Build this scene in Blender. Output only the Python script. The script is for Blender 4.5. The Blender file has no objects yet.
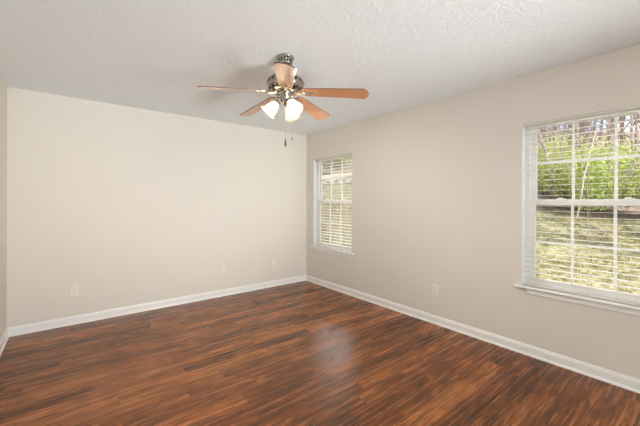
import bpy, math, random
from math import sin, cos, pi, radians
from mathutils import Vector, Matrix
random.seed(7)
sc = bpy.context.scene
col = sc.collection

# ------------------------------------------------------------------ camera
FOC, HORIZON, YAW, ROLL = 315.15, 201.18, 0.671398, 0.00278
CAM = Vector((-3.1272, -4.3062, 1.3334))
F = Vector((sin(YAW), cos(YAW), 0)); R0 = Vector((cos(YAW), -sin(YAW), 0)); U0 = Vector((0, 0, 1))
R = R0 * cos(ROLL) + U0 * sin(ROLL); U = U0 * cos(ROLL) - R0 * sin(ROLL)
cd = bpy.data.cameras.new('camera'); cam = bpy.data.objects.new('camera', cd); col.objects.link(cam)
cd.sensor_width = 36.0; cd.lens = FOC / 640 * 36.0; cd.shift_y = (HORIZON - 213) / 640
cd.clip_start = 0.05; cd.clip_end = 300
cam.matrix_world = Matrix(((R.x, U.x, -F.x, CAM.x), (R.y, U.y, -F.y, CAM.y), (R.z, U.z, -F.z, CAM.z), (0, 0, 0, 1)))
sc.camera = cam

# ------------------------------------------------------------------ view and sky
sc.view_settings.view_transform = 'Standard'; sc.view_settings.look = 'None'
sc.view_settings.gamma = 1.0; sc.view_settings.use_curve_mapping = False
sc.view_settings.exposure = 0.06
sc.cycles.use_denoising = True
sc.cycles.max_bounces = 10; sc.cycles.diffuse_bounces = 6; sc.cycles.transparent_max_bounces = 24
sc.cycles.sample_clamp_indirect = 6.0

ADDED_GLOW = 24.0
W = bpy.data.worlds.new('sky'); sc.world = W; W.use_nodes = True
nt = W.node_tree; nt.nodes.clear()
wo = nt.nodes.new('ShaderNodeOutputWorld'); bg = nt.nodes.new('ShaderNodeBackground')
tc = nt.nodes.new('ShaderNodeTexCoord'); nz = nt.nodes.new('ShaderNodeTexNoise'); rp = nt.nodes.new('ShaderNodeValToRGB')
nz.inputs['Scale'].default_value = 5.0; nz.inputs['Detail'].default_value = 5.0
rp.color_ramp.elements[0].position = 0.40; rp.color_ramp.elements[0].color = (0.34, 0.50, 0.80, 1)
rp.color_ramp.elements[1].position = 0.60; rp.color_ramp.elements[1].color = (0.80, 0.83, 0.88, 1)
nt.links.new(tc.outputs['Generated'], nz.inputs['Vector']); nt.links.new(nz.outputs['Fac'], rp.inputs['Fac'])
# unseen bright patch added to the north-east sky for the glow on the floor
vd = nt.nodes.new('ShaderNodeVectorMath'); vd.operation = 'DOT_PRODUCT'; vd.inputs[1].default_value = Vector((0.66, 0.75, 0.50)).normalized()
cr = nt.nodes.new('ShaderNodeMapRange'); cr.interpolation_type = 'SMOOTHSTEP'
cr.inputs['From Min'].default_value = 0.88; cr.inputs['From Max'].default_value = 0.98; cr.inputs['To Min'].default_value = 0.0; cr.inputs['To Max'].default_value = ADDED_GLOW
mx = nt.nodes.new('ShaderNodeMix'); mx.data_type = 'RGBA'; mx.blend_type = 'ADD'; mx.clamp_result = False; mx.inputs[0].default_value = 1.0
cc = nt.nodes.new('ShaderNodeCombineXYZ')
nt.links.new(tc.outputs['Generated'], vd.inputs[0]); nt.links.new(vd.outputs['Value'], cr.inputs[0])
for q_ in range(3): nt.links.new(cr.outputs[0], cc.inputs[q_])
nt.links.new(rp.outputs['Color'], mx.inputs[6]); nt.links.new(cc.outputs[0], mx.inputs[7])
nt.links.new(mx.outputs[2], bg.inputs['Color']); bg.inputs['Strength'].default_value = 1.7
nt.links.new(bg.outputs['Background'], wo.inputs['Surface'])

# ------------------------------------------------------------------ sun and unseen fill lights added at the room's front
def light(name, kind, loc, direction, energy, color, **kw):
    d = bpy.data.lights.new(name, kind); d.energy = energy; d.color = color
    for k, v in kw.items(): setattr(d, k, v)
    o = bpy.data.objects.new(name, d); col.objects.link(o); o.location = loc
    o.rotation_euler = Vector(direction).to_track_quat('-Z', 'Y').to_euler()
    return o
light('sun', 'SUN', (0, -20, 20), (0.32, 0.72, -0.62), 6.6, (1.0, 0.95, 0.86), angle=radians(0.6))
light('front_fill', 'AREA', (-2.20, -7.45, 1.25), (0.18, 1.0, 0.0), 78.0, (0.94, 0.975, 0.975), shape='RECTANGLE', size=2.6, size_y=2.2)  # broad added fill, brightens the whole room from out of view
light('right_fill', 'AREA', (-0.95, -4.75, 1.4), (0.0, 1.0, 0.0), 7.0, (0.94, 0.975, 0.975), shape='RECTANGLE', size=0.9, size_y=1.6, spread=radians(75))  # added fill out of view, aimed along the window wall at the back wall
light('ceiling_fill', 'AREA', (-1.6, -6.4, 0.5), (-0.16, 1.0, 0.40), 25.0, (0.94, 0.975, 0.975), shape='DISK', size=0.8, spread=radians(75))  # added fill aimed up to lift the far ceiling

# ------------------------------------------------------------------ node helpers
class NT:
    def __init__(s, name):
        s.m = bpy.data.materials.new(name); s.m.use_nodes = True; s.t = s.m.node_tree; s.t.nodes.clear()
        s.out = s.t.nodes.new('ShaderNodeOutputMaterial')
    def n(s, typ, **kw):
        nd = s.t.nodes.new('ShaderNode' + typ)
        for k, v in kw.items(): setattr(nd, k, v)
        return nd
    def link(s, a, b): s.t.links.new(a, b)
    def val(s, sock, v):
        if hasattr(v, 'is_linked'): s.link(v, sock)
        else: sock.default_value = v
    def math(s, op, a, b=None, c=None):
        nd = s.n('Math', operation=op)
        for i, v in enumerate((a, b, c)):
            if v is not None: s.val(nd.inputs[i], v)
        return nd.outputs[0]
    def mix(s, fac, a, b, blend='MIX'):
        nd = s.n('Mix', data_type='RGBA', blend_type=blend)
        s.val(nd.inputs[0], fac)
        for i, v in ((6, a), (7, b)):
            if hasattr(v, 'is_linked'): s.link(v, nd.inputs[i])
            else: nd.inputs[i].default_value = (*v, 1)
        return nd.outputs[2]
    def ramp(s, fac, stops):
        nd = s.n('ValToRGB'); el = nd.color_ramp.elements
        while len(el) < len(stops): el.new(0.5)
        for e, (p, c) in zip(el, stops):
            e.position = p; e.color = (*c, 1) if len(c) == 3 else c
        s.link(fac, nd.inputs[0]); return nd.outputs[0]
    def noise(s, vec, scale, detail=3.0, rough=0.5, dist=0.0):
        nd = s.n('TexNoise'); nd.inputs['Scale'].default_value = scale; nd.inputs['Detail'].default_value = detail
        nd.inputs['Roughness'].default_value = rough; nd.inputs['Distortion'].default_value = dist
        if vec is not None: s.link(vec, nd.inputs['Vector'])
        return nd.outputs['Fac']
    def bsdf(s, **kw):
        b = s.n('BsdfPrincipled')
        for k, v in kw.items():
            sock = b.inputs[k.replace('_', ' ')]
            if hasattr(v, 'is_linked'): s.link(v, sock)
            elif isinstance(v, tuple) and len(v) == 3: sock.default_value = (*v, 1)
            else: sock.default_value = v
        s.link(b.outputs[0], s.out.inputs['Surface']); return b
    def bump(s, b, h, strength, dist):
        nd = s.n('Bump'); nd.inputs['Strength'].default_value = strength; nd.inputs['Distance'].default_value = dist
        s.link(h, nd.inputs['Height']); s.link(nd.outputs[0], b.inputs['Normal'])
    def pos(s): return s.n('NewGeometry').outputs['Position']
    def obj(s): return s.n('TexCoord').outputs['Object']

def simple(name, c, rough=0.5, metal=0.0, vary=0.06, scale=30.0, spec=0.5, bump=0.0):
    k = NT(name); f = k.noise(k.obj(), scale, 2.0)
    cl = k.mix(f, tuple(x * (1 - vary) for x in c), tuple(min(1, x * (1 + vary)) for x in c))
    b = k.bsdf(Base_Color=cl, Roughness=rough, Metallic=metal, Specular_IOR_Level=spec)
    if bump: k.bump(b, f, 0.5, bump)
    return k.m

M = {}
k = NT('wall_paint'); p = k.pos()
b = k.bsdf(Base_Color=k.mix(k.noise(p, 3.0, 2.0), (0.725, 0.69, 0.632), (0.745, 0.71, 0.652)), Roughness=0.6, Specular_IOR_Level=0.35)
k.bump(b, k.noise(p, 160.0, 2.0), 0.25, 0.002); M['wall'] = k.m

k = NT('ceiling_texture'); p = k.pos()
n1 = k.noise(p, 30.0, 4.0, 0.6, 0.8); n2 = k.noise(p, 75.0, 2.0)
h = k.math('ADD', k.ramp(n1, [(0.42, (0, 0, 0)), (0.60, (1, 1, 1))]), k.math('MULTIPLY', n2, 0.5))
b = k.bsdf(Base_Color=(0.845, 0.895, 0.92), Roughness=0.85, Specular_IOR_Level=0.2)
k.bump(b, h, 0.46, 0.006); M['ceiling'] = k.m

M['trim'] = simple('trim_paint', (0.87, 0.875, 0.87), 0.35, vary=0.02)
M['vinyl'] = simple('window_vinyl', (0.93, 0.93, 0.93), 0.4, vary=0.02)
k = NT('blind_slat'); df = k.n('BsdfDiffuse'); df.inputs[0].default_value = (0.92, 0.905, 0.88, 1)
tr = k.n('BsdfTranslucent'); tr.inputs[0].default_value = (0.95, 0.93, 0.89, 1); gl = k.n('BsdfGlossy'); gl.inputs['Roughness'].default_value = 0.4
m1 = k.n('MixShader'); m1.inputs[0].default_value = 0.50; k.link(df.outputs[0], m1.inputs[1]); k.link(tr.outputs[0], m1.inputs[2])
m2 = k.n('MixShader'); m2.inputs[0].default_value = 0.04; k.link(m1.outputs[0], m2.inputs[1]); k.link(gl.outputs[0], m2.inputs[2])
k.link(m2.outputs[0], k.out.inputs['Surface']); M['slat'] = k.m
M['cord'] = simple('blind_cord', (0.80, 0.78, 0.74), 0.8, vary=0.02)
M['plate'] = simple('plate_plastic', (0.80, 0.765, 0.71), 0.35, vary=0.02)
M['slot'] = simple('slot_dark', (0.10, 0.09, 0.08), 0.6)
M['siding'] = simple('siding', (0.7, 0.7, 0.68), 0.7)
M['nickel'] = simple('brushed_nickel', (0.42, 0.40, 0.38), 0.16, 1.0, vary=0.12, scale=80)
M['bronze'] = simple('dark_vent', (0.055, 0.045, 0.04), 0.4, 0.6)
M['brass'] = simple('iron_metal', (0.74, 0.66, 0.54), 0.25, 1.0, vary=0.08, scale=80)

k = NT('blade_wood'); o_ = k.obj()
mp = k.n('Mapping'); mp.inputs['Scale'].default_value = (3, 45, 20); k.link(o_, mp.inputs[0])
g = k.noise(mp.outputs[0], 2.5, 4.0, 0.6, 0.5)
b = k.bsdf(Base_Color=k.ramp(g, [(0.3, (0.50, 0.185, 0.070)), (0.7, (0.68, 0.30, 0.125))]), Roughness=0.33, Specular_IOR_Level=0.6)
b.inputs['Coat Weight'].default_value = 1.0; b.inputs['Coat Roughness'].default_value = 0.32; b.inputs['Coat IOR'].default_value = 1.75; M['blade'] = k.m
M['edge'] = simple('blade_edge', (0.10, 0.055, 0.035), 0.4)

k = NT('frosted_glass')
tr = k.n('BsdfTranslucent'); tr.inputs[0].default_value = (0.95, 0.89, 0.79, 1)
df = k.n('BsdfDiffuse'); df.inputs[0].default_value = (0.85, 0.80, 0.72, 1)
gl = k.n('BsdfGlossy'); gl.inputs['Roughness'].default_value = 0.15
m1 = k.n('MixShader'); m1.inputs[0].default_value = 0.22; k.link(tr.outputs[0], m1.inputs[1]); k.link(df.outputs[0], m1.inputs[2])
m2 = k.n('MixShader'); m2.inputs[0].default_value = 0.06; k.link(m1.outputs[0], m2.inputs[1]); k.link(gl.outputs[0], m2.inputs[2])
k.link(m2.outputs[0], k.out.inputs['Surface']); M['shade'] = k.m
k = NT('bulb_glow'); e = k.n('Emission'); e.inputs[0].default_value = (0.98, 0.90, 0.76, 1); e.inputs[1].default_value = 1500.0
k.link(e.outputs[0], k.out.inputs['Surface']); M['bulb'] = k.m

k = NT('window_glass')
tp = k.n('BsdfTransparent'); tp.inputs[0].default_value = (0.97, 0.98, 0.97, 1)
gl = k.n('BsdfGlossy'); gl.inputs['Roughness'].default_value = 0.02
ms = k.n('MixShader'); fr = k.n('Fresnel'); fr.inputs[0].default_value = 1.45
k.link(k.math('MULTIPLY', fr.outputs[0], 0.6), ms.inputs[0]); k.link(tp.outputs[0], ms.inputs[1]); k.link(gl.outputs[0], ms.inputs[2])
k.link(ms.outputs[0], k.out.inputs['Surface']); M['glass'] = k.m

# plank floor: boards run along x, 0.125 wide, 1.22 long
k = NT('plank_floor'); p = k.pos(); sp = k.n('SeparateXYZ'); k.link(p, sp.inputs[0]); X, Y = sp.outputs[0], sp.outputs[1]
PW, PL = 0.125, 1.22
yr = k.math('DIVIDE', Y, PW); row = k.math('FLOOR', yr)
wn = k.n('TexWhiteNoise', noise_dimensions='1D'); k.link(row, wn.inputs['W'])
xr = k.math('ADD', k.math('DIVIDE', X, PL), k.math('MULTIPLY', wn.outputs['Value'], 7.31)); cell = k.math('FLOOR', xr)
cb = k.n('CombineXYZ'); k.link(row, cb.inputs[0]); k.link(cell, cb.inputs[1])
wn2 = k.n('TexWhiteNoise', noise_dimensions='2D'); k.link(cb.outputs[0], wn2.inputs['Vector']); rnd = wn2.outputs['Value']
gv = k.n('CombineXYZ'); k.link(k.math('MULTIPLY', X, 1.1), gv.inputs[0]); k.link(k.math('MULTIPLY', Y, 30.0), gv.inputs[1]); k.link(k.math('MULTIPLY', rnd, 57.0), gv.inputs[2])
g1 = k.noise(gv.outputs[0], 1.6, 5.0, 0.62, 0.7)
gv2 = k.n('CombineXYZ'); k.link(k.math('MULTIPLY', X, 3.5), gv2.inputs[0]); k.link(k.math('MULTIPLY', Y, 11.0), gv2.inputs[1]); k.link(k.math('MULTIPLY', rnd, 91.0), gv2.inputs[2])
g2 = k.noise(gv2.outputs[0], 1.3, 3.0, 0.55, 1.2)
gv3 = k.n('CombineXYZ'); k.link(k.math('MULTIPLY', X, 6.0), gv3.inputs[0]); k.link(k.math('MULTIPLY', Y, 130.0), gv3.inputs[1])
g3 = k.noise(gv3.outputs[0], 1.0, 2.0)
tone = k.math('ADD', k.math('ADD', k.math('MULTIPLY', g1, 0.66), k.math('MULTIPLY', g2, 0.38)), k.math('ADD', k.math('MULTIPLY', k.math('SUBTRACT', rnd, 0.5), 0.17), k.math('MULTIPLY', k.math('SUBTRACT', g3, 0.5), 0.20)))
cf = k.ramp(tone, [(0.30, (0.042, 0.015, 0.005)), (0.42, (0.092, 0.030, 0.0085)), (0.54, (0.21, 0.067, 0.017)), (0.68, (0.44, 0.160, 0.045))])
fy = k.math('FRACT', yr); fx = k.math('FRACT', xr)
ey = k.math('MINIMUM', fy, k.math('SUBTRACT', 1.0, fy)); ex = k.math('MULTIPLY', k.math('MINIMUM', fx, k.math('SUBTRACT', 1.0, fx)), PL / PW)
edge = k.math('MINIMUM', ey, ex); seam = k.math('LESS_THAN', edge, 0.012)
cf = k.mix(k.math('MULTIPLY', seam, 0.55), cf, (0.03, 0.012, 0.007))
b = k.bsdf(Base_Color=cf, Roughness=k.math('ADD', 0.24, k.math('MULTIPLY', g1, 0.06)), Specular_IOR_Level=0.32, Anisotropic=0.3)
tg = k.n('CombineXYZ'); tg.inputs[0].default_value = 1.0; k.link(tg.outputs[0], b.inputs['Tangent'])
hh = k.math('SUBTRACT', k.math('ADD', k.math('MULTIPLY', g1, 0.6), k.math('MULTIPLY', g3, 0.4)), seam)
k.bump(b, hh, 0.20, 0.0012); M['floor'] = k.m

# outdoors
def edge_u(x, y): return x + 0.45 * y - 13.0
k = NT('yard_ground'); p = k.pos(); sp = k.n('SeparateXYZ'); k.link(p, sp.inputs[0])
u = k.math('ADD', k.math('SUBTRACT', sp.outputs[0], 13.2), k.math('MULTIPLY', sp.outputs[1], 0.45))
u = k.math('ADD', u, k.math('MULTIPLY', k.math('SUBTRACT', k.noise(p, 0.7, 3.0), 0.5), 2.5))
fw = k.n('MapRange'); fw.inputs['From Min'].default_value = -0.5; fw.inputs['From Max'].default_value = 0.5; k.link(u, fw.inputs[0])
grass = k.ramp(k.noise(p, 11.0, 6.0, 0.75), [(0.30, (0.17, 0.16, 0.07)), (0.46, (0.26, 0.235, 0.115)), (0.58, (0.33, 0.295, 0.18)), (0.72, (0.34, 0.265, 0.20))])
litter = k.ramp(k.noise(p, 6.0, 6.0, 0.75), [(0.35, (0.16, 0.11, 0.09)), (0.5, (0.34, 0.25, 0.205)), (0.66, (0.52, 0.41, 0.35))])
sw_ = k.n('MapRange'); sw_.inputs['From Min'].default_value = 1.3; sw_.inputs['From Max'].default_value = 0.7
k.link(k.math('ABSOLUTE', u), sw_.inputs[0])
edge_shade = k.mix(k.noise(p, 9.0, 4.0), (0.018, 0.013, 0.010), (0.055, 0.040, 0.032))  # dark band at the woods edge: shade under bushes put into the colour
k.bsdf(Base_Color=k.mix(sw_.outputs[0], k.mix(fw.outputs[0], grass, litter), edge_shade), Roughness=0.95, Specular_IOR_Level=0.1); M['ground'] = k.m
M['bark'] = simple('bark', (0.36, 0.285, 0.26), 0.9, vary=0.35, scale=6, spec=0.1)
M['palebark'] = simple('pale_bark', (0.66, 0.58, 0.47), 0.9, vary=0.2, scale=6, spec=0.1)
def leafmat(name, a, b_, c):
    k = NT(name)
    cl = k.ramp(k.noise(k.obj(), 3.0, 3.0, 0.7), [(0.35, a), (0.5, b_), (0.65, c)])
    d = k.n('BsdfDiffuse'); t = k.n('BsdfTranslucent'); k.link(cl, d.inputs[0]); k.link(cl, t.inputs[0])
    ms = k.n('MixShader'); ms.inputs[0].default_value = 0.35; k.link(d.outputs[0], ms.inputs[1]); k.link(t.outputs[0], ms.inputs[2])
    k.link(ms.outputs[0], k.out.inputs['Surface']); return k.m
M['leaf'] = leafmat('bush_leaf', (0.31, 0.39, 0.09), (0.54, 0.61, 0.18), (0.72, 0.75, 0.35))
M['blade_grass'] = leafmat('grass_blade', (0.17, 0.175, 0.055), (0.26, 0.24, 0.10), (0.36, 0.33, 0.18))
M['dryleaf'] = leafmat('dry_leaf', (0.22, 0.12, 0.075), (0.38, 0.26, 0.18), (0.52, 0.40, 0.31))
M['rock'] = simple('rock', (0.55, 0.47, 0.39), 0.9, vary=0.3, scale=4, spec=0.1)

# ------------------------------------------------------------------ mesh helpers
class MB:
    def __init__(s): s.v = []; s.f = []; s.mi = []; s.sm = []
    def add(s, vs, fs, mi=0, smooth=False):
        o = len(s.v); s.v += [tuple(v) for v in vs]
        for f in fs: s.f.append([i + o for i in f]); s.mi.append(mi); s.sm.append(smooth)
        return s
    def box(s, a, b_, mi=0):
        x0, y0, z0 = (min(a[i], b_[i]) for i in range(3)); x1, y1, z1 = (max(a[i], b_[i]) for i in range(3))
        return s.add([(x0, y0, z0), (x1, y0, z0), (x1, y1, z0), (x0, y1, z0), (x0, y0, z1), (x1, y0, z1), (x1, y1, z1), (x0, y1, z1)],
              [(0, 3, 2, 1), (4, 5, 6, 7), (0, 1, 5, 4), (1, 2, 6, 5), (2, 3, 7, 6), (3, 0, 4, 7)], mi)
    def prism(s, prof, fn, mi=0, smooth=False):
        """prof: closed 2-D outline; fn(pt, end) -> 3-D, end 0 / 1"""
        n = len(prof); vs = [fn(q, 0) for q in prof] + [fn(q, 1) for q in prof]
        fs = [(i, (i + 1) % n, n + (i + 1) % n, n + i) for i in range(n)] + [tuple(range(n))[::-1], tuple(range(n, 2 * n))]
        return s.add(vs, fs, mi, smooth)
    def lathe(s, prof, seg=32, mat=None, mi=0, close=False):
        mat = mat or Matrix(); vs = []; fs = []
        for r, z in prof:
            for j in range(seg):
                a = 2 * pi * j / seg; vs.append(mat @ Vector((r * cos(a), r * sin(a), z)))
        n = len(prof)
        for i in range(n - 1 if not close else n):
            i2 = (i + 1) % n
            for j in range(seg):
                j2 = (j + 1) % seg; fs.append((i * seg + j, i * seg + j2, i2 * seg + j2, i2 * seg + j))
        return s.add(vs, fs, mi, True)
    def tube(s, pts, rads, seg=8, mi=0):
        pts = [Vector(q) for q in pts]; vs = []; fs = []
        if not hasattr(rads, '__len__'): rads = [rads] * len(pts)
        for i, q in enumerate(pts):
            d = (pts[min(i + 1, len(pts) - 1)] - pts[max(i - 1, 0)]).normalized()
            ref = Vector((0, 0, 1)) if abs(d.z) < 0.9 else Vector((1, 0, 0))
            a = d.cross(ref).normalized(); c = d.cross(a)
            for j in range(seg):
                t = 2 * pi * j / seg; vs.append(q + (a * cos(t) + c * sin(t)) * rads[i])
        for i in range(len(pts) - 1):
            for j in range(seg):
                j2 = (j + 1) % seg; fs.append((i * seg + j, i * seg + j2, (i + 1) * seg + j2, (i + 1) * seg + j))
        n = len(pts) - 1
        fs += [tuple(range(seg))[::-1], tuple(range(n * seg, (n + 1) * seg))]
        return s.add(vs, fs, mi, True)
    def build(s, name, mats, parent=None, loc=None, bevel=0.0):
        me = bpy.data.meshes.new(name); me.from_pydata(s.v, [], s.f)
        for m in (mats if isinstance(mats, (list, tuple)) else [mats]): me.materials.append(m)
        me.polygons.foreach_set('material_index', s.mi); me.polygons.foreach_set('use_smooth', s.sm); me.update()
        import bmesh
        bm = bmesh.new(); bm.from_mesh(me); bmesh.ops.recalc_face_normals(bm, faces=bm.faces); bm.to_mesh(me); bm.free()
        o = bpy.data.objects.new(name, me); col.objects.link(o)
        if parent is not None: o.parent = parent
        if loc is not None: o.location = loc
        if bevel:
            md = o.modifiers.new('bevel', 'BEVEL'); md.width = bevel; md.segments = 2; md.limit_method = 'ANGLE'
        return o
def tag(o, label, cat, group=None, kind=None):
    o['label'] = label; o['category'] = cat
    if group: o['group'] = group
    if kind: o['kind'] = kind
    return o
def struct(o): o['kind'] = 'structure'; return o
def thing(name, label, cat, loc, rotz=0.0, group=None):
    o = bpy.data.objects.new(name, None); col.objects.link(o); o.location = loc; o.rotation_euler = (0, 0, rotz); o.empty_display_size = 0.1
    return tag(o, label, cat, group)
def copy_tree(o, parent=None):
    c = o.copy(); col.objects.link(c)
    if parent is not None: c.parent = parent
    for ch in list(o.children): copy_tree(ch, c)
    return c

# ------------------------------------------------------------------ the room
LX, FY, H, T = -3.6064, -7.60, 2.44, 0.13
WINS = [(-1.100, -0.205), (-4.170, -3.240)]          # y ranges, window 1 in the corner, window 2 near
Z0, Z1 = 0.600, 2.015
struct(MB().box((LX - T, FY - T, -0.12), (T, T, 0)).build('floor', M['floor']))
struct(MB().box((LX - T, FY - T, H), (T, T, H + 0.15)).build('ceiling', M['ceiling']))
struct(MB().box((LX - T, 0, 0), (T, T, H)).build('wall_back', M['wall']))
struct(MB().box((LX - T, FY, 0), (LX, 0, H)).build('wall_left', M['wall']))
struct(MB().box((LX - T, FY - T, 0), (T, FY, H)).build('wall_front', M['wall']))
w = MB(); ys = [FY, WINS[1][0], WINS[1][1], WINS[0][0], WINS[0][1], 0.0]; zs = [0, Z0, Z1, H]
for i in range(5):
    for j in range(3):
        hole = i in (1, 3) and j == 1
        a, b2, c, d = ys[i], ys[i + 1], zs[j], zs[j + 1]
        if not hole:
            w.add([(0, a, c), (0, b2, c), (0, b2, d), (0, a, d)], [(0, 1, 2, 3)], 0)
            w.add([(T, a, c), (T, b2, c), (T, b2, d), (T, a, d)], [(3, 2, 1, 0)], 1)
        else:
            w.add([(0, a, c), (0, b2, c), (T, b2, c), (T, a, c)], [(3, 2, 1, 0)], 2); w.add([(0, a, d), (0, b2, d), (T, b2, d), (T, a, d)], [(0, 1, 2, 3)], 2)
            w.add([(0, a, c), (0, a, d), (T, a, d), (T, a, c)], [(3, 2, 1, 0)], 2); w.add([(0, b2, c), (0, b2, d), (T, b2, d), (T, b2, c)], [(0, 1, 2, 3)], 2)
w.add([(0, FY, 0), (T, FY, 0), (T, 0, 0), (0, 0, 0)], [(0, 1, 2, 3)]); w.add([(0, FY, H), (T, FY, H), (T, 0, H), (0, 0, H)], [(3, 2, 1, 0)])
me = bpy.data.meshes.new('wall_right'); me.from_pydata(w.v, [], w.f); me.materials.append(M['wall']); me.materials.append(M['siding']); me.materials.append(M['trim'])
me.polygons.foreach_set('material_index', w.mi); wr = bpy.data.objects.new('wall_right', me); col.objects.link(wr); struct(wr)

BP = [(0, 0), (0.020, 0), (0.020, 0.008), (0.014, 0.018), (0.0115, 0.020), (0.0115, 0.070), (0.008, 0.075), (0.008, 0.083), (0.004, 0.090), (0, 0.090)]
struct(MB().prism(BP, lambda q, e: ((LX, 0)[e], -q[0], q[1])).build('baseboard_back', M['trim']))
struct(MB().prism(BP, lambda q, e: (-q[0], (FY, 0)[e], q[1])).build('baseboard_right', M['trim']))
struct(MB().prism(BP, lambda q, e: (LX + q[0], (FY, 0)[e], q[1])).build('baseboard_left', M['trim']))

# ------------------------------------------------------------------ windows: frame, two sashes with grilles, panes, stool and apron
def window(n, y0, y1):
    fr_ = MB(); xa, xb = 0.066, 0.125; fw_ = 0.036; ft = 0.010
    fr_.box((xa, y0, Z0), (xb, y0 + fw_, Z1)).box((xa, y1 - fw_, Z0), (xb, y1, Z1))
    fr_.box((xa, y0 + fw_, Z1 - ft), (xb, y1 - fw_, Z1)).box((xa, y0 + fw_, Z0), (xb, y1 - fw_, Z0 + 0.022))
    root = struct(fr_.build('window_%d' % n, M['vinyl'], bevel=0.002))
    zm = 1.335
    for nm, za, zb, x0, x1, top in (('lower_sash', Z0 + 0.022, zm + 0.020, 0.072, 0.094, False), ('upper_sash', zm - 0.020, Z1 - ft, 0.097, 0.119, True)):
        s = MB(); a, b2 = y0 + fw_, y1 - fw_; sw = 0.042; br = 0.042 if not top else 0.040; tr_ = 0.050 if not top else 0.014
        s.box((x0, a, za), (x1, a + sw, zb)).box((x0, b2 - sw, za), (x1, b2, zb))
        s.box((x0, a + sw, za), (x1, b2 - sw, za + br)).box((x0, a + sw, zb - tr_), (x1, b2 - sw, zb))
        so = s.build(nm, M['vinyl'], root, bevel=0.002)
        ga, gb, gz0, gz1 = a + sw, b2 - sw, za + br, zb - tr_; xm = (x0 + x1) / 2
        MB().box((xm - 0.002, ga, gz0), (xm + 0.002, gb, gz1)).build('glass_pane', M['glass'], so)
        g = MB(); mw = 0.0095; zmid = (gz0 + gz1) / 2
        for t in (1 / 3, 2 / 3):
            yc = ga + (gb - ga) * t; g.box((xm - 0.007, yc - mw, gz0), (xm - 0.003, yc + mw, gz1))
        g.box((xm - 0.0072, ga, zmid - mw), (xm - 0.0032, gb, zmid + mw))
        g.build('grille', M['vinyl'], so)
    l = MB()
    for t in (0.28, 0.72):
        yc = y0 + (y1 - y0) * t; l.box((0.074, yc - 0.03, zm + 0.020), (0.092, yc + 0.03, zm + 0.026)).box((0.066, yc - 0.012, zm + 0.022), (0.088, yc + 0.022, zm + 0.032))
    l.build('sash_lock', M['vinyl'], root, bevel=0.001)
    st = MB(); e = 0.050
    st.box((0.0, y0, Z0 - 0.020), (0.066, y1, Z0))
    st.prism([(0.0, Z0 - 0.020), (-0.034, Z0 - 0.020), (-0.040, Z0 - 0.015), (-0.040, Z0 - 0.005), (-0.034, Z0), (0.0, Z0)], lambda q, k_: (q[0], (y0 - e, y1 + e)[k_], q[1]))
    so = st.build('window_sill', M['trim'], root)
    MB().prism([(0, Z0 - 0.020), (-0.013, Z0 - 0.020), (-0.013, Z0 - 0.062), (-0.008, Z0 - 0.067), (0, Z0 - 0.067)], lambda q, k_: (q[0], (y0 + 0.035, y1 - 0.035)[k_], q[1])).build('apron', M['trim'], root)
for i, (a, c) in enumerate(WINS): window(i + 1, a, c)

# ------------------------------------------------------------------ blinds
def blind(y0, y1, label):
    root = thing('window_blind', label, 'blind', (0.03, (y0 + y1) / 2, Z1), 0, 'open slatted blinds in the windows')
    hw = (y1 - y0) / 2 - 0.006; SP = 0.0445
    MB().box((-0.026, -hw, -0.020), (0.024, hw, -0.001)).build('head_rail', M['slat'], root, bevel=0.002)
    s = MB(); z = -0.050; zs_ = []
    zend = Z0 - Z1 + 0.030
    prof = []
    for t in range(7):
        xx = -0.0245 + 0.049 * t / 6; prof.append((xx, 0.0012 * (1 - ((xx) / 0.0245) ** 2)))
    prof += [(xx, zz - 0.0014) for xx, zz in reversed(prof)]
    while z > zend + 0.02:
        zs_.append(z); s.prism(prof, lambda q, k_: (q[0], (-hw, hw)[k_], z + q[1])); z -= SP
    s.build('slats', M['slat'], root)
    MB().box((-0.0245, -hw, zend - 0.029), (0.0235, hw, zend - 0.012)).build('bottom_rail', M['slat'], root, bevel=0.003)
    for t in (-hw + 0.11, 0.02, hw - 0.11):
        c = MB(); c.tube([(-0.0258, t, -0.03), (-0.0258, t, zend - 0.01)], 0.0009, 5).tube([(0.0258, t, -0.03), (0.0258, t, zend - 0.01)], 0.0009, 5)
        c.build('ladder_cord', M['cord'], root)
    return root
blind(*WINS[0], 'white slatted blind in the narrow-looking far window beside the room corner')
blind(*WINS[1], 'white slatted blind in the large near window at the right')

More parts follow.
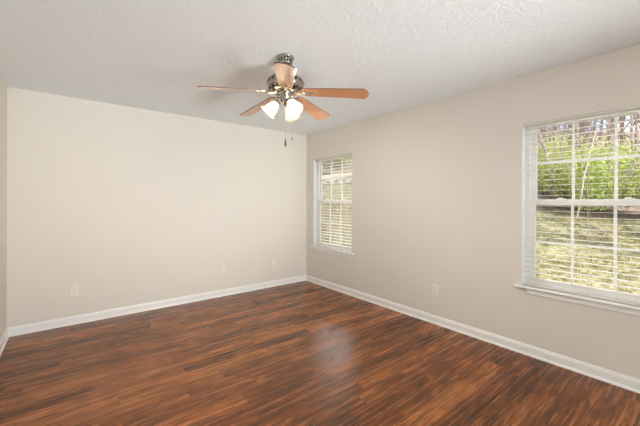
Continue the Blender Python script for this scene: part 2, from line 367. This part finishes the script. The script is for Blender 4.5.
# ------------------------------------------------------------------ wall plates
def plate(name, label, cat, loc, rotz, duplex):
    root = thing(name, label, cat, loc, rotz, 'wall plates low on the walls')       # local -Y faces the room
    pw, ph = 0.036, 0.0595
    MB().prism([(-pw, -ph), (pw, -ph), (pw, ph), (-pw, ph)], lambda q, e: (q[0] * (1, 0.94)[e], (-0.0005, -0.006)[e], q[1] * (1, 0.96)[e])).build('cover_plate', M['plate'], root, bevel=0.001)
    if duplex:
        for zc in (0.0195, -0.0195):
            out = [(0.0165 * cos(a) * (1.0), max(-0.0125, min(0.0125, 0.0165 * sin(a))) + zc) for a in [2 * pi * i / 28 for i in range(28)]]
            so = MB().prism(out, lambda q, e: (q[0], (-0.006, -0.0082)[e], q[1])).build('socket', M['plate'], root)
            sl = MB()
            for dx, hh_ in ((-0.0063, 0.0042), (0.0063, 0.0034)): sl.box((dx - 0.0011, -0.0086, zc + 0.003 - hh_), (dx + 0.0011, -0.0081, zc + 0.003 + hh_))
            sl.lathe([(0.0, 0.0), (0.0024, 0.0)], 10, Matrix.Translation((0, -0.0084, zc - 0.0075)) @ Matrix.Rotation(pi / 2, 4, 'X'))
            sl.build('slot', M['slot'], so)
        MB().lathe([(0.0032, 0.006), (0.0032, 0.0072), (0.0, 0.0078)], 12, Matrix.Rotation(pi / 2, 4, 'X')).build('screw', M['trim'], root)
    else:
        for zc in (0.042, -0.042):
            MB().lathe([(0.0032, 0.006), (0.0032, 0.0072), (0.0, 0.0078)], 12, Matrix.Translation((0, 0, zc)) @ Matrix.Rotation(pi / 2, 4, 'X')).build('screw', M['trim'], root)
    return root
plate('wall_outlet', 'white duplex outlet on the back wall near its left end', 'outlet', (-3.085, 0, 0.362), 0, True)
plate('blank_plate', 'plain white cover plate without sockets on the back wall', 'wall plate', (-1.445, 0, 0.372), 0, False)
plate('wall_outlet', 'white duplex outlet on the back wall close to the far corner', 'outlet', (-0.628, 0, 0.345), 0, True)
plate('wall_outlet', 'white duplex outlet on the window wall between the two windows', 'outlet', (0, -2.398, 0.368), -pi / 2, True)

# ------------------------------------------------------------------ ceiling fan
FX = CAM + F * 2.42 + R0 * (-0.268)
fan = thing('ceiling_fan', 'five-blade ceiling fan with wood blades and three lit glass shades', 'ceiling fan', (FX.x, FX.y, H))
cp = MB().lathe([(0.0, 0), (0.062, 0), (0.066, -0.006), (0.066, -0.014), (0.052, -0.020), (0.050, -0.048), (0.056, -0.054), (0.050, -0.062), (0.026, -0.070), (0.0, -0.071)], 40)
v = cp
for i in range(14):
    a = 2 * pi * i / 14; mt = Matrix.Rotation(a, 4, 'Z')
    v.add([mt @ Vector(q) for q in [(0.0505, -0.006, -0.022), (0.0525, -0.006, -0.022), (0.0525, 0.006, -0.022), (0.0505, 0.006, -0.022), (0.049, -0.004, -0.046), (0.0512, -0.004, -0.046), (0.0512, 0.004, -0.046), (0.049, 0.004, -0.046)]],
          [(0, 3, 2, 1), (4, 5, 6, 7), (0, 1, 5, 4), (1, 2, 6, 5), (2, 3, 7, 6), (3, 0, 4, 7)], 1)

cp.build('canopy', [M['nickel'], M['bronze']], fan)
MB().lathe([(0.0125, -0.068), (0.0125, -0.15)], 16).build('down_rod', M['nickel'], fan)
mh = MB().lathe([(0.0, -0.135), (0.030, -0.136), (0.034, -0.150), (0.075, -0.156), (0.110, -0.172), (0.134, -0.196), (0.142, -0.222), (0.142, -0.236), (0.132, -0.262), (0.112, -0.280), (0.085, -0.290), (0.0, -0.292)], 56)
v = mh
for i in range(20):
    a = 2 * pi * i / 20; mt = Matrix.Rotation(a, 4, 'Z')
    pr = [(0.128, -0.190), (0.137, -0.208), (0.143, -0.224)]; wd = [0.010, 0.013, 0.010]
    vs = []
    for (r, z), w_ in zip(pr, wd):
        vs += [mt @ Vector((r + 0.0015, -w_, z)), mt @ Vector((r + 0.0015, w_, z)), mt @ Vector((r - 0.006, w_, z)), mt @ Vector((r - 0.006, -w_, z))]
    fs = [(0, 3, 2, 1), (8, 9, 10, 11)]
    for q in (0, 4): fs += [(q + i_, q + (i_ + 1) % 4, q + 4 + (i_ + 1) % 4, q + 4 + i_) for i_ in range(4)]
    v.add(vs, fs, 1)
for i in range(16):
    a = 2 * pi * (i + .5) / 16; mt = Matrix.Rotation(a, 4, 'Z')
    v.add([mt @ Vector(q) for q in [(0.1335, -0.012, -0.262), (0.1335, 0.012, -0.262), (0.1150, 0.010, -0.2795), (0.1150, -0.010, -0.2795), (0.128, -0.012, -0.258), (0.128, 0.012, -0.258), (0.110, 0.010, -0.276), (0.110, -0.010, -0.276)]],
          [(0, 1, 2, 3), (7, 6, 5, 4), (0, 4, 5, 1), (1, 5, 6, 2), (2, 6, 7, 3), (3, 7, 4, 0)], 1)
mh.build('motor_housing', [M['nickel'], M['bronze']], fan)
MB().lathe([(0.0, -0.290), (0.060, -0.290), (0.060, -0.300), (0.046, -0.306), (0.044, -0.335), (0.036, -0.350), (0.034, -0.362), (0.026, -0.372), (0.014, -0.380), (0.006, -0.390), (0.0, -0.392)], 36).build('switch_housing', M['nickel'], fan)

AIM0 = math.atan2(-F.y, -F.x)                     # heading from the fan to the camera
def heading(deg): return AIM0 + radians(deg)       # positive turns towards the photograph's right
BZ = -0.280
DROOP = Matrix.Rotation(radians(5.5), 4, 'Y')
def blade_outline():
    pts = []; r0, r1 = 0.135, 0.637; w0, w1 = 0.050, 0.066
    pts += [(r0, -w0 * 0.72), (r0 + 0.018, -w0)]
    pts += [(r0 + (r1 - r0) * t, -(w0 + (w1 - w0) * min(1, t * 1.05))) for t in (0.3, 0.6, 0.9)]
    pts += [(r1 - 0.030, -w1), (r1 - 0.010, -w1 * 0.55), (r1 + 0.002, 0), (r1 - 0.010, w1 * 0.55), (r1 - 0.030, w1)]
    pts += [(r0 + (r1 - r0) * t, (w0 + (w1 - w0) * min(1, t * 1.05))) for t in (0.9, 0.6, 0.3)]
    pts += [(r0 + 0.018, w0), (r0, w0 * 0.72)]
    return pts
ol = blade_outline()
bl = MB(); n = len(ol)
bl.add([(x, y, -0.003) for x, y in ol] + [(x, y, 0.003) for x, y in ol], [tuple(range(n))[::-1], tuple(range(n, 2 * n))], 0)
bl.add([(x, y, -0.003) for x, y in ol] + [(x, y, 0.003) for x, y in ol], [(i, (i + 1) % n, n + (i + 1) % n, n + i) for i in range(n)], 1)
PITCH = Matrix.Rotation(radians(-12), 4, 'X')
iron = MB()
iron.tube([(0.060, 0, -0.004), (0.085, 0, -0.010), (0.110, 0, -0.013), (0.130, 0, -0.012), (0.155, 0, -0.010)], [0.013, 0.014, 0.012, 0.011, 0.009], 10)
def flat(pts, z0, z1, mat): 
    m_ = len(pts); iron.add([mat @ Vector((x, y, z0)) for x, y in pts] + [mat @ Vector((x, y, z1)) for x, y in pts],
        [tuple(range(m_))[::-1], tuple(range(m_, 2 * m_))] + [(i, (i + 1) % m_, m_ + (i + 1) % m_, m_ + i) for i in range(m_)])
flat([(0.130, -0.016), (0.165, -0.033), (0.195, -0.035), (0.200, -0.024), (0.190, -0.014), (0.232, -0.009), (0.242, 0.0), (0.232, 0.009), (0.190, 0.014), (0.200, 0.024), (0.195, 0.035), (0.165, 0.033), (0.130, 0.016)], -0.0090, -0.0033, PITCH)
SCR = [MB().lathe([(0.0, -0.0125), (0.005, -0.011), (0.006, -0.0085)], 10, PITCH @ Matrix.Translation((q[0], q[1], 0))) for q in ((0.190, -0.027), (0.190, 0.027), (0.228, 0.0))]
for i in range(5):
    hd = heading(6.3 + 72 * i)
    mt = Matrix.Translation((0, 0, BZ)) @ Matrix.Rotation(hd, 4, 'Z') @ DROOP
    if i == 0:
        b_o = bl.build('blade', [M['blade'], M['edge']], fan); i_o = iron.build('blade_iron', M['brass'], fan); s_o = [q.build('screw', M['nickel'], i_o) for q in SCR]
    else:
        b_o = b_o.copy(); col.objects.link(b_o); i_o = i_o.copy(); col.objects.link(i_o); i_o.parent = fan; s_o = [q.copy() for q in s_o]
        for q in s_o: col.objects.link(q); q.parent = i_o
    b_o.matrix_local = mt @ PITCH; i_o.matrix_local = mt
# light kit
arm = MB().tube([(0.024, 0, -0.352), (0.038, 0, -0.350), (0.052, 0, -0.356), (0.060, 0, -0.368)], [0.008, 0.008, 0.009, 0.012], 10)
ax = Vector((sin(radians(44)), 0, -cos(radians(44))))
sock = Matrix.Translation((0.052, 0, -0.362)) @ ax.to_track_quat('Z', 'Y').to_matrix().to_4x4()
arm.lathe([(0.0, -0.004), (0.020, -0.002), (0.026, 0.006), (0.026, 0.018), (0.020, 0.020)], 20, sock)
prof = [(0.022, 0.012), (0.026, 0.026), (0.036, 0.042), (0.044, 0.062), (0.048, 0.086), (0.054, 0.106), (0.064, 0.120)]
prof += [(r - 0.003, z) for r, z in reversed(prof)]
shade = MB().lathe(prof, 32, sock, close=True)
bulb = MB().lathe([(0.0, 0.022), (0.011, 0.026), (0.014, 0.040), (0.022, 0.058), (0.025, 0.072), (0.020, 0.088), (0.010, 0.096), (0.0, 0.098)], 20, sock)
for i, dg in enumerate((-80, 40, 160)):
    mt = Matrix.Rotation(heading(dg), 4, 'Z')
    if i == 0:
        a_o = arm.build('lamp_arm', M['nickel'], fan); s_o = shade.build('glass_shade', M['shade'], fan); u_o = bulb.build('light_bulb', M['bulb'], s_o)
    else:
        a_o = a_o.copy(); col.objects.link(a_o); s_o = s_o.copy(); col.objects.link(s_o); u_o = u_o.copy(); col.objects.link(u_o); u_o.parent = s_o
    a_o.matrix_local = mt; s_o.matrix_local = mt
def chain(dx, dd, zb, fob):
    q = R0 * dx - F * dd
    c = MB(); z = -0.31
    c.tube([(q.x, q.y, -0.300), (q.x, q.y, zb)], 0.0011, 6)
    while z > zb: 
        c.lathe([(0, 0.0021), (0.0021, 0), (0, -0.0021)], 6, Matrix.Translation((q.x, q.y, z))); z -= 0.0075
    co = c.build('pull_chain', M['brass'], fan)
    MB().lathe([(0.0, 0.004), (0.003, 0.0), (0.0065, -fob * 0.55), (0.0075, -fob * 0.8), (0.004, -fob), (0.0, -fob)], 14, Matrix.Translation((q.x, q.y, zb))).build('chain_fob', M['bronze'] if fob > .04 else M['nickel'], co)
chain(0.006, 0.047, -0.655, 0.055)
chain(0.050, 0.010, -0.630, 0.022)
for ch in fan.children:
    if not ch.name.startswith(('canopy', 'down_rod')): ch.location.z += 0.014

# ------------------------------------------------------------------ outdoors: rising yard, bushes, bare woods
def sm(x): return 0.5 * (x + math.sqrt(x * x + 1.0))
def ground(x, y):
    yc = max(-8.0, min(14.0, y))
    z = -0.09 + 0.082 * min(x, 40) + 0.153 * yc + 0.005 * yc * yc + 0.10 * (y - yc)
    u = edge_u(x, y)
    if u > 0:
        uu = min(u, 24.0); z += 0.22 * uu * uu / (uu + 3)
    return z
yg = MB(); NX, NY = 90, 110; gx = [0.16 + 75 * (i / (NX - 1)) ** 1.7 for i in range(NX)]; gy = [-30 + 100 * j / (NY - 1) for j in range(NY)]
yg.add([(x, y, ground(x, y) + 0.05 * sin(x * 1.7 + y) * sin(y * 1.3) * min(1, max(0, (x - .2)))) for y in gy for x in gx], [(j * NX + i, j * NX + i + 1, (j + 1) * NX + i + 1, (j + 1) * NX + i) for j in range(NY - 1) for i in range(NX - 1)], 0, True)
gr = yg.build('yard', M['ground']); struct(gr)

rnd_ = random.Random(11)
def rdir(d, ang):
    a = Vector((rnd_.uniform(-1, 1), rnd_.uniform(-1, 1), rnd_.uniform(-1, 1))).normalized()
    p_ = (a - d * a.dot(d)).normalized()
    return (d * cos(ang) + p_ * sin(ang)).normalized()
def grow(mb, p_, d, ln, r, depth, trunk=None):
    n_ = 4; pts = [p_]; rs = [r]; q = p_.copy(); dd = d.copy()
    for i in range(n_):
        dd = (dd + Vector((rnd_.uniform(-.16, .16), rnd_.uniform(-.16, .16), rnd_.uniform(-.04, .12)))).normalized()
        q = q + dd * ln / n_; pts.append(q.copy()); rs.append(r * (1 - 0.72 * (i + 1) / n_))
    (trunk or mb).tube(pts, rs, 6 if depth > 1 else 4 if depth > 0 else 3)
    if depth == 0: return
    for i in range({3: 12, 2: 6, 1: 4}[depth]):
        t = rnd_.uniform(0.18 if depth == 3 else 0.2, 1.0); j = min(n_ - 1, int(t * n_)); f_ = t * n_ - j
        b0 = pts[j].lerp(pts[j + 1], f_); r_ = (rs[j] + (rs[j + 1] - rs[j]) * f_) * 0.6
        grow(mb, b0, rdir(d, radians(rnd_.uniform(28, 60))), ln * rnd_.uniform(0.32, 0.5), max(0.007, r_), depth - 1)
def make_tree(h_, r, label, group=None, mat='bark', d=Vector((0, 0, 1)), depth=3):
    root = thing('bare_tree', label, 'tree', (0, 0, 0), 0, group); t_ = MB(); b_ = MB()
    grow(b_, Vector((0, 0, -0.15)), d.normalized(), h_, r, depth, t_)
    t_.build('trunk', M[mat], root); b_.build('branches', M[mat], root); return root
TL = 'slender bare brown tree in the woods on the slope beyond the yard'
protos = [make_tree(rnd_.uniform(8, 12), rnd_.uniform(0.06, 0.10), TL, 'bare trees in the woods') for _ in range(4)]
# view wedges (x, y as seen through the two windows)
spots = []
for tries in range(4000):
    if len(spots) >= 95: break
    big = rnd_.random() < 0.94
    a = rnd_.uniform(0.05, 0.40) if big else rnd_.uniform(0.72, 1.05)
    s_ = rnd_.uniform(13, 42); x = CAM.x + cos(a) * s_; y = CAM.y + sin(a) * s_
    if edge_u(x, y) < 1.2 or (not big and s_ < 30) or any((x - q[0]) ** 2 + (y - q[1]) ** 2 < 1.5 for q in spots): continue
    spots.append((x, y))
for i, (x, y) in enumerate(spots):
    o = protos[i] if i < 4 else copy_tree(protos[i % 4])
    o.location = (x, y, ground(x, y)); o.rotation_euler = (rnd_.uniform(-.06, .06), rnd_.uniform(-.06, .06), rnd_.uniform(0, 6.28)); s_ = rnd_.uniform(0.75, 1.2); o.scale = (s_, s_, s_)

def at(px, py, guess=(2, 60)):
    d = F + R0 * ((px - 320) / FOC) + U0 * ((HORIZON - py) / FOC); s_ = guess[0]
    while s_ < guess[1]:
        q = CAM + d * s_
        if q.x > 0.2 and q.z < ground(q.x, q.y): break
        s_ += 0.05
    return q
# the trees off to the right whose shadows cross the lawn
for (x, y, r, lb) in ((5.9, -7.0, 0.30, 'thick bare tree standing at the edge of the lawn right of the large window'), (8.2, -6.6, 0.22, 'bare tree behind the thick one at the right edge of the lawn')):
    o = make_tree(11, r, lb); o.location = (x, y, ground(x, y))
o = make_tree(3.4, 0.035, 'pale thin leaning sapling in front of the green bushes', None, 'palebark', Vector((0.05, -0.16, 1)), 1)
q = CAM + (F + R0 * ((576 - 320) / FOC)) * 11.6; o.location = (q.x, q.y, ground(q.x, q.y))

BL = 'bright green leafy bush along the edge of the woods'
def make_bush(rx, rz, nl):
    root = thing('green_bush', BL, 'bush', (0, 0, 0), 0, 'green bushes along the woods edge')
    f_ = MB(); s_ = MB()
    for i in range(9):
        a = rnd_.uniform(0, 6.28); d = Vector((cos(a) * .5, sin(a) * .5, 1)).normalized()
        p_ = Vector((cos(a) * .15, sin(a) * .15, -.1)); s_.tube([p_, p_ + d * rz * .5, p_ + (d + Vector((rnd_.uniform(-.2, .2), rnd_.uniform(-.2, .2), .1))) * rz * 1.1], [.03, .02, .006], 5)
    blobs = [(Vector((rnd_.uniform(-.55, .55) * rx, rnd_.uniform(-.55, .55) * rx, rz * rnd_.uniform(.3, .8))), rnd_.uniform(.35, .6)) for _ in range(9)]
    for i in range(nl):
        c, r = rnd_.choice(blobs); d = Vector((rnd_.gauss(0, 1), rnd_.gauss(0, 1), rnd_.gauss(0, 1))).normalized()
        p_ = c + Vector((d.x * rx, d.y * rx, d.z * rz * .8)) * r * rnd_.uniform(.75, 1.08)
        p_.z = max(p_.z, 0.02)
        nrm = (d + Vector((rnd_.uniform(-.8, .8), rnd_.uniform(-.8, .8), rnd_.uniform(-.2, .9)))).normalized()
        a = nrm.orthogonal().normalized(); a.rotate(Matrix.Rotation(rnd_.uniform(0, 6.28), 3, nrm)); b2 = nrm.cross(a)
        L = rnd_.uniform(.07, .13); w_ = L * .45
        f_.add([p_ - a * L * .5, p_ + b2 * w_ * .5, p_ + a * L * .5 , p_ - b2 * w_ * .5], [(0, 1, 2, 3)])
    f_.build('foliage', M['leaf'], root); s_.build('stems', M['bark'], root); return root
bp = [make_bush(1.25, 2.0, 2600), make_bush(1.0, 2.4, 2400), make_bush(1.5, 1.6, 2600)]
bs = []
for i in range(26):
    if i < 20:
        px = 532 + i * 7.0 + rnd_.uniform(-2, 2); s_ = rnd_.uniform(0, 3.2)
        d = F + R0 * ((px - 320) / FOC); t = 5.0
        while edge_u(CAM.x + d.x * t, CAM.y + d.y * t) < 1.0 + s_: t += 0.1
        q = CAM + d * t
    else:
        px = 318 + (i - 20) * 5; d = F + R0 * ((px - 320) / FOC); t = 5.0; s_ = rnd_.uniform(1.5, 6)
        while edge_u(CAM.x + d.x * t, CAM.y + d.y * t) < s_: t += 0.1
        q = CAM + d * t
    bs.append((q.x, q.y))
for i, (x, y) in enumerate(bs):
    o = bp[i] if i < 3 else copy_tree(bp[i % 3])
    o.location = (x, y, ground(x, y) - 0.05); o.rotation_euler = (0, 0, rnd_.uniform(0, 6.28)); s_ = rnd_.uniform(.85, 1.25); o.scale = (s_, s_, s_)

# fallen log and stones at the top of the bank seen through the far window
a_, b_ = at(319, 182), at(356, 177)
lg = MB(); ml = (a_ + b_) / 2
dv = (b_ - a_)
lg.tube([a_ - ml - dv * .3 + Vector((0, 0, .12)), a_ - ml + dv * .2 + Vector((0, 0, .16)), b_ - ml - dv * .2 + Vector((0, 0, .16)), b_ - ml + dv * .4 + Vector((0, 0, .1))], [.17, .16, .15, .12], 12)
tag(lg.build('fallen_log', M['palebark'], None, ml), 'pale fallen log lying across the top of the bank outside the far window', 'log')
RL = 'weathered stone lying in the leaves below the fallen log'
rk = MB(); vs = []; 
for i in range(7):
    th = pi * i / 6
    for j in range(10):
        ph = 2 * pi * j / 10; r = 1 + 0.25 * sin(3 * th + 2 * j) * cos(j * 1.7)
        vs.append((r * sin(th) * cos(ph), r * sin(th) * sin(ph) * .8, .65 * r * cos(th)))
rk.add(vs, [(i * 10 + j, i * 10 + (j + 1) % 10, (i + 1) * 10 + (j + 1) % 10, (i + 1) * 10 + j) for i in range(6) for j in range(10)], 0, True)
ro = None
for i, (px, py, s_) in enumerate(((323, 184, .24), (331, 183, .30), (340, 184, .22), (348, 183, .28))):
    q = at(px, py)
    if ro is None: ro = tag(rk.build('stone', M['rock']), RL, 'stone', 'stones below the fallen log')
    else: ro = ro.copy(); col.objects.link(ro)
    ro.location = q + Vector((0, 0, .05)); ro.scale = (s_, s_, s_); ro.rotation_euler = (0, 0, i * 1.3)

# grass blades and dry leaves on the lawn (uncountable)
gb = MB(); dl = MB()
for i in range(16000):
    if i % 10 < 7: a = rnd_.uniform(0.05, 0.42)
    else: a = rnd_.uniform(0.70, 1.0)
    s_ = rnd_.uniform(3.6, 17); x = CAM.x + cos(a) * s_; y = CAM.y + sin(a) * s_
    if x < 0.4 or edge_u(x, y) > 0.3: continue
    z = ground(x, y) + 0.05 * sin(x * 1.7 + y) * sin(y * 1.3) * min(1, max(0, x - .2)); t = rnd_.uniform(0, 6.28); c_, s2 = cos(t), sin(t)
    if i % 5 < 3:
        h_ = rnd_.uniform(.025, .06); wd_ = .012
        for q_ in range(3):
            lx, ly = rnd_.uniform(-.03, .03), rnd_.uniform(-.03, .03)
            gb.add([(x + lx - c_ * wd_, y + ly - s2 * wd_, z - .01), (x + lx + c_ * wd_, y + ly + s2 * wd_, z - .01), (x + lx * 2.2, y + ly * 2.2, z + h_)], [(0, 1, 2)])
    else:
        L = rnd_.uniform(.03, .06)
        dl.add([(x - c_ * L, y - s2 * L, z + .02), (x + s2 * L * .5, y - c_ * L * .5, z + .035), (x + c_ * L, y + s2 * L, z + .03), (x - s2 * L * .5, y + c_ * L * .5, z + .02)], [(0, 1, 2, 3)])
for i in range(2600):
    x = 0.7 + 4.5 * rnd_.random() ** 1.3; y = rnd_.uniform(-0.5, 6.5)
    z = ground(x, y) + 0.05 * sin(x * 1.7 + y) * sin(y * 1.3) * min(1, max(0, x - .2)); t = rnd_.uniform(0, 6.28); c_, s2 = cos(t), sin(t); L = rnd_.uniform(.03, .07)
    dl.add([(x - c_ * L, y - s2 * L, z + .02), (x + s2 * L * .6, y - c_ * L * .6, z + .045), (x + c_ * L, y + s2 * L, z + .03), (x - s2 * L * .6, y + c_ * L * .6, z + .02)], [(0, 1, 2, 3)])
tag(gb.build('lawn_grass', M['blade_grass']), 'yellow green grass tufts covering the sunlit lawn outside', 'grass', None, 'stuff')
tag(dl.build('fallen_leaves', M['dryleaf']), 'dry brown leaves scattered over the lawn outside', 'leaves', None, 'stuff')
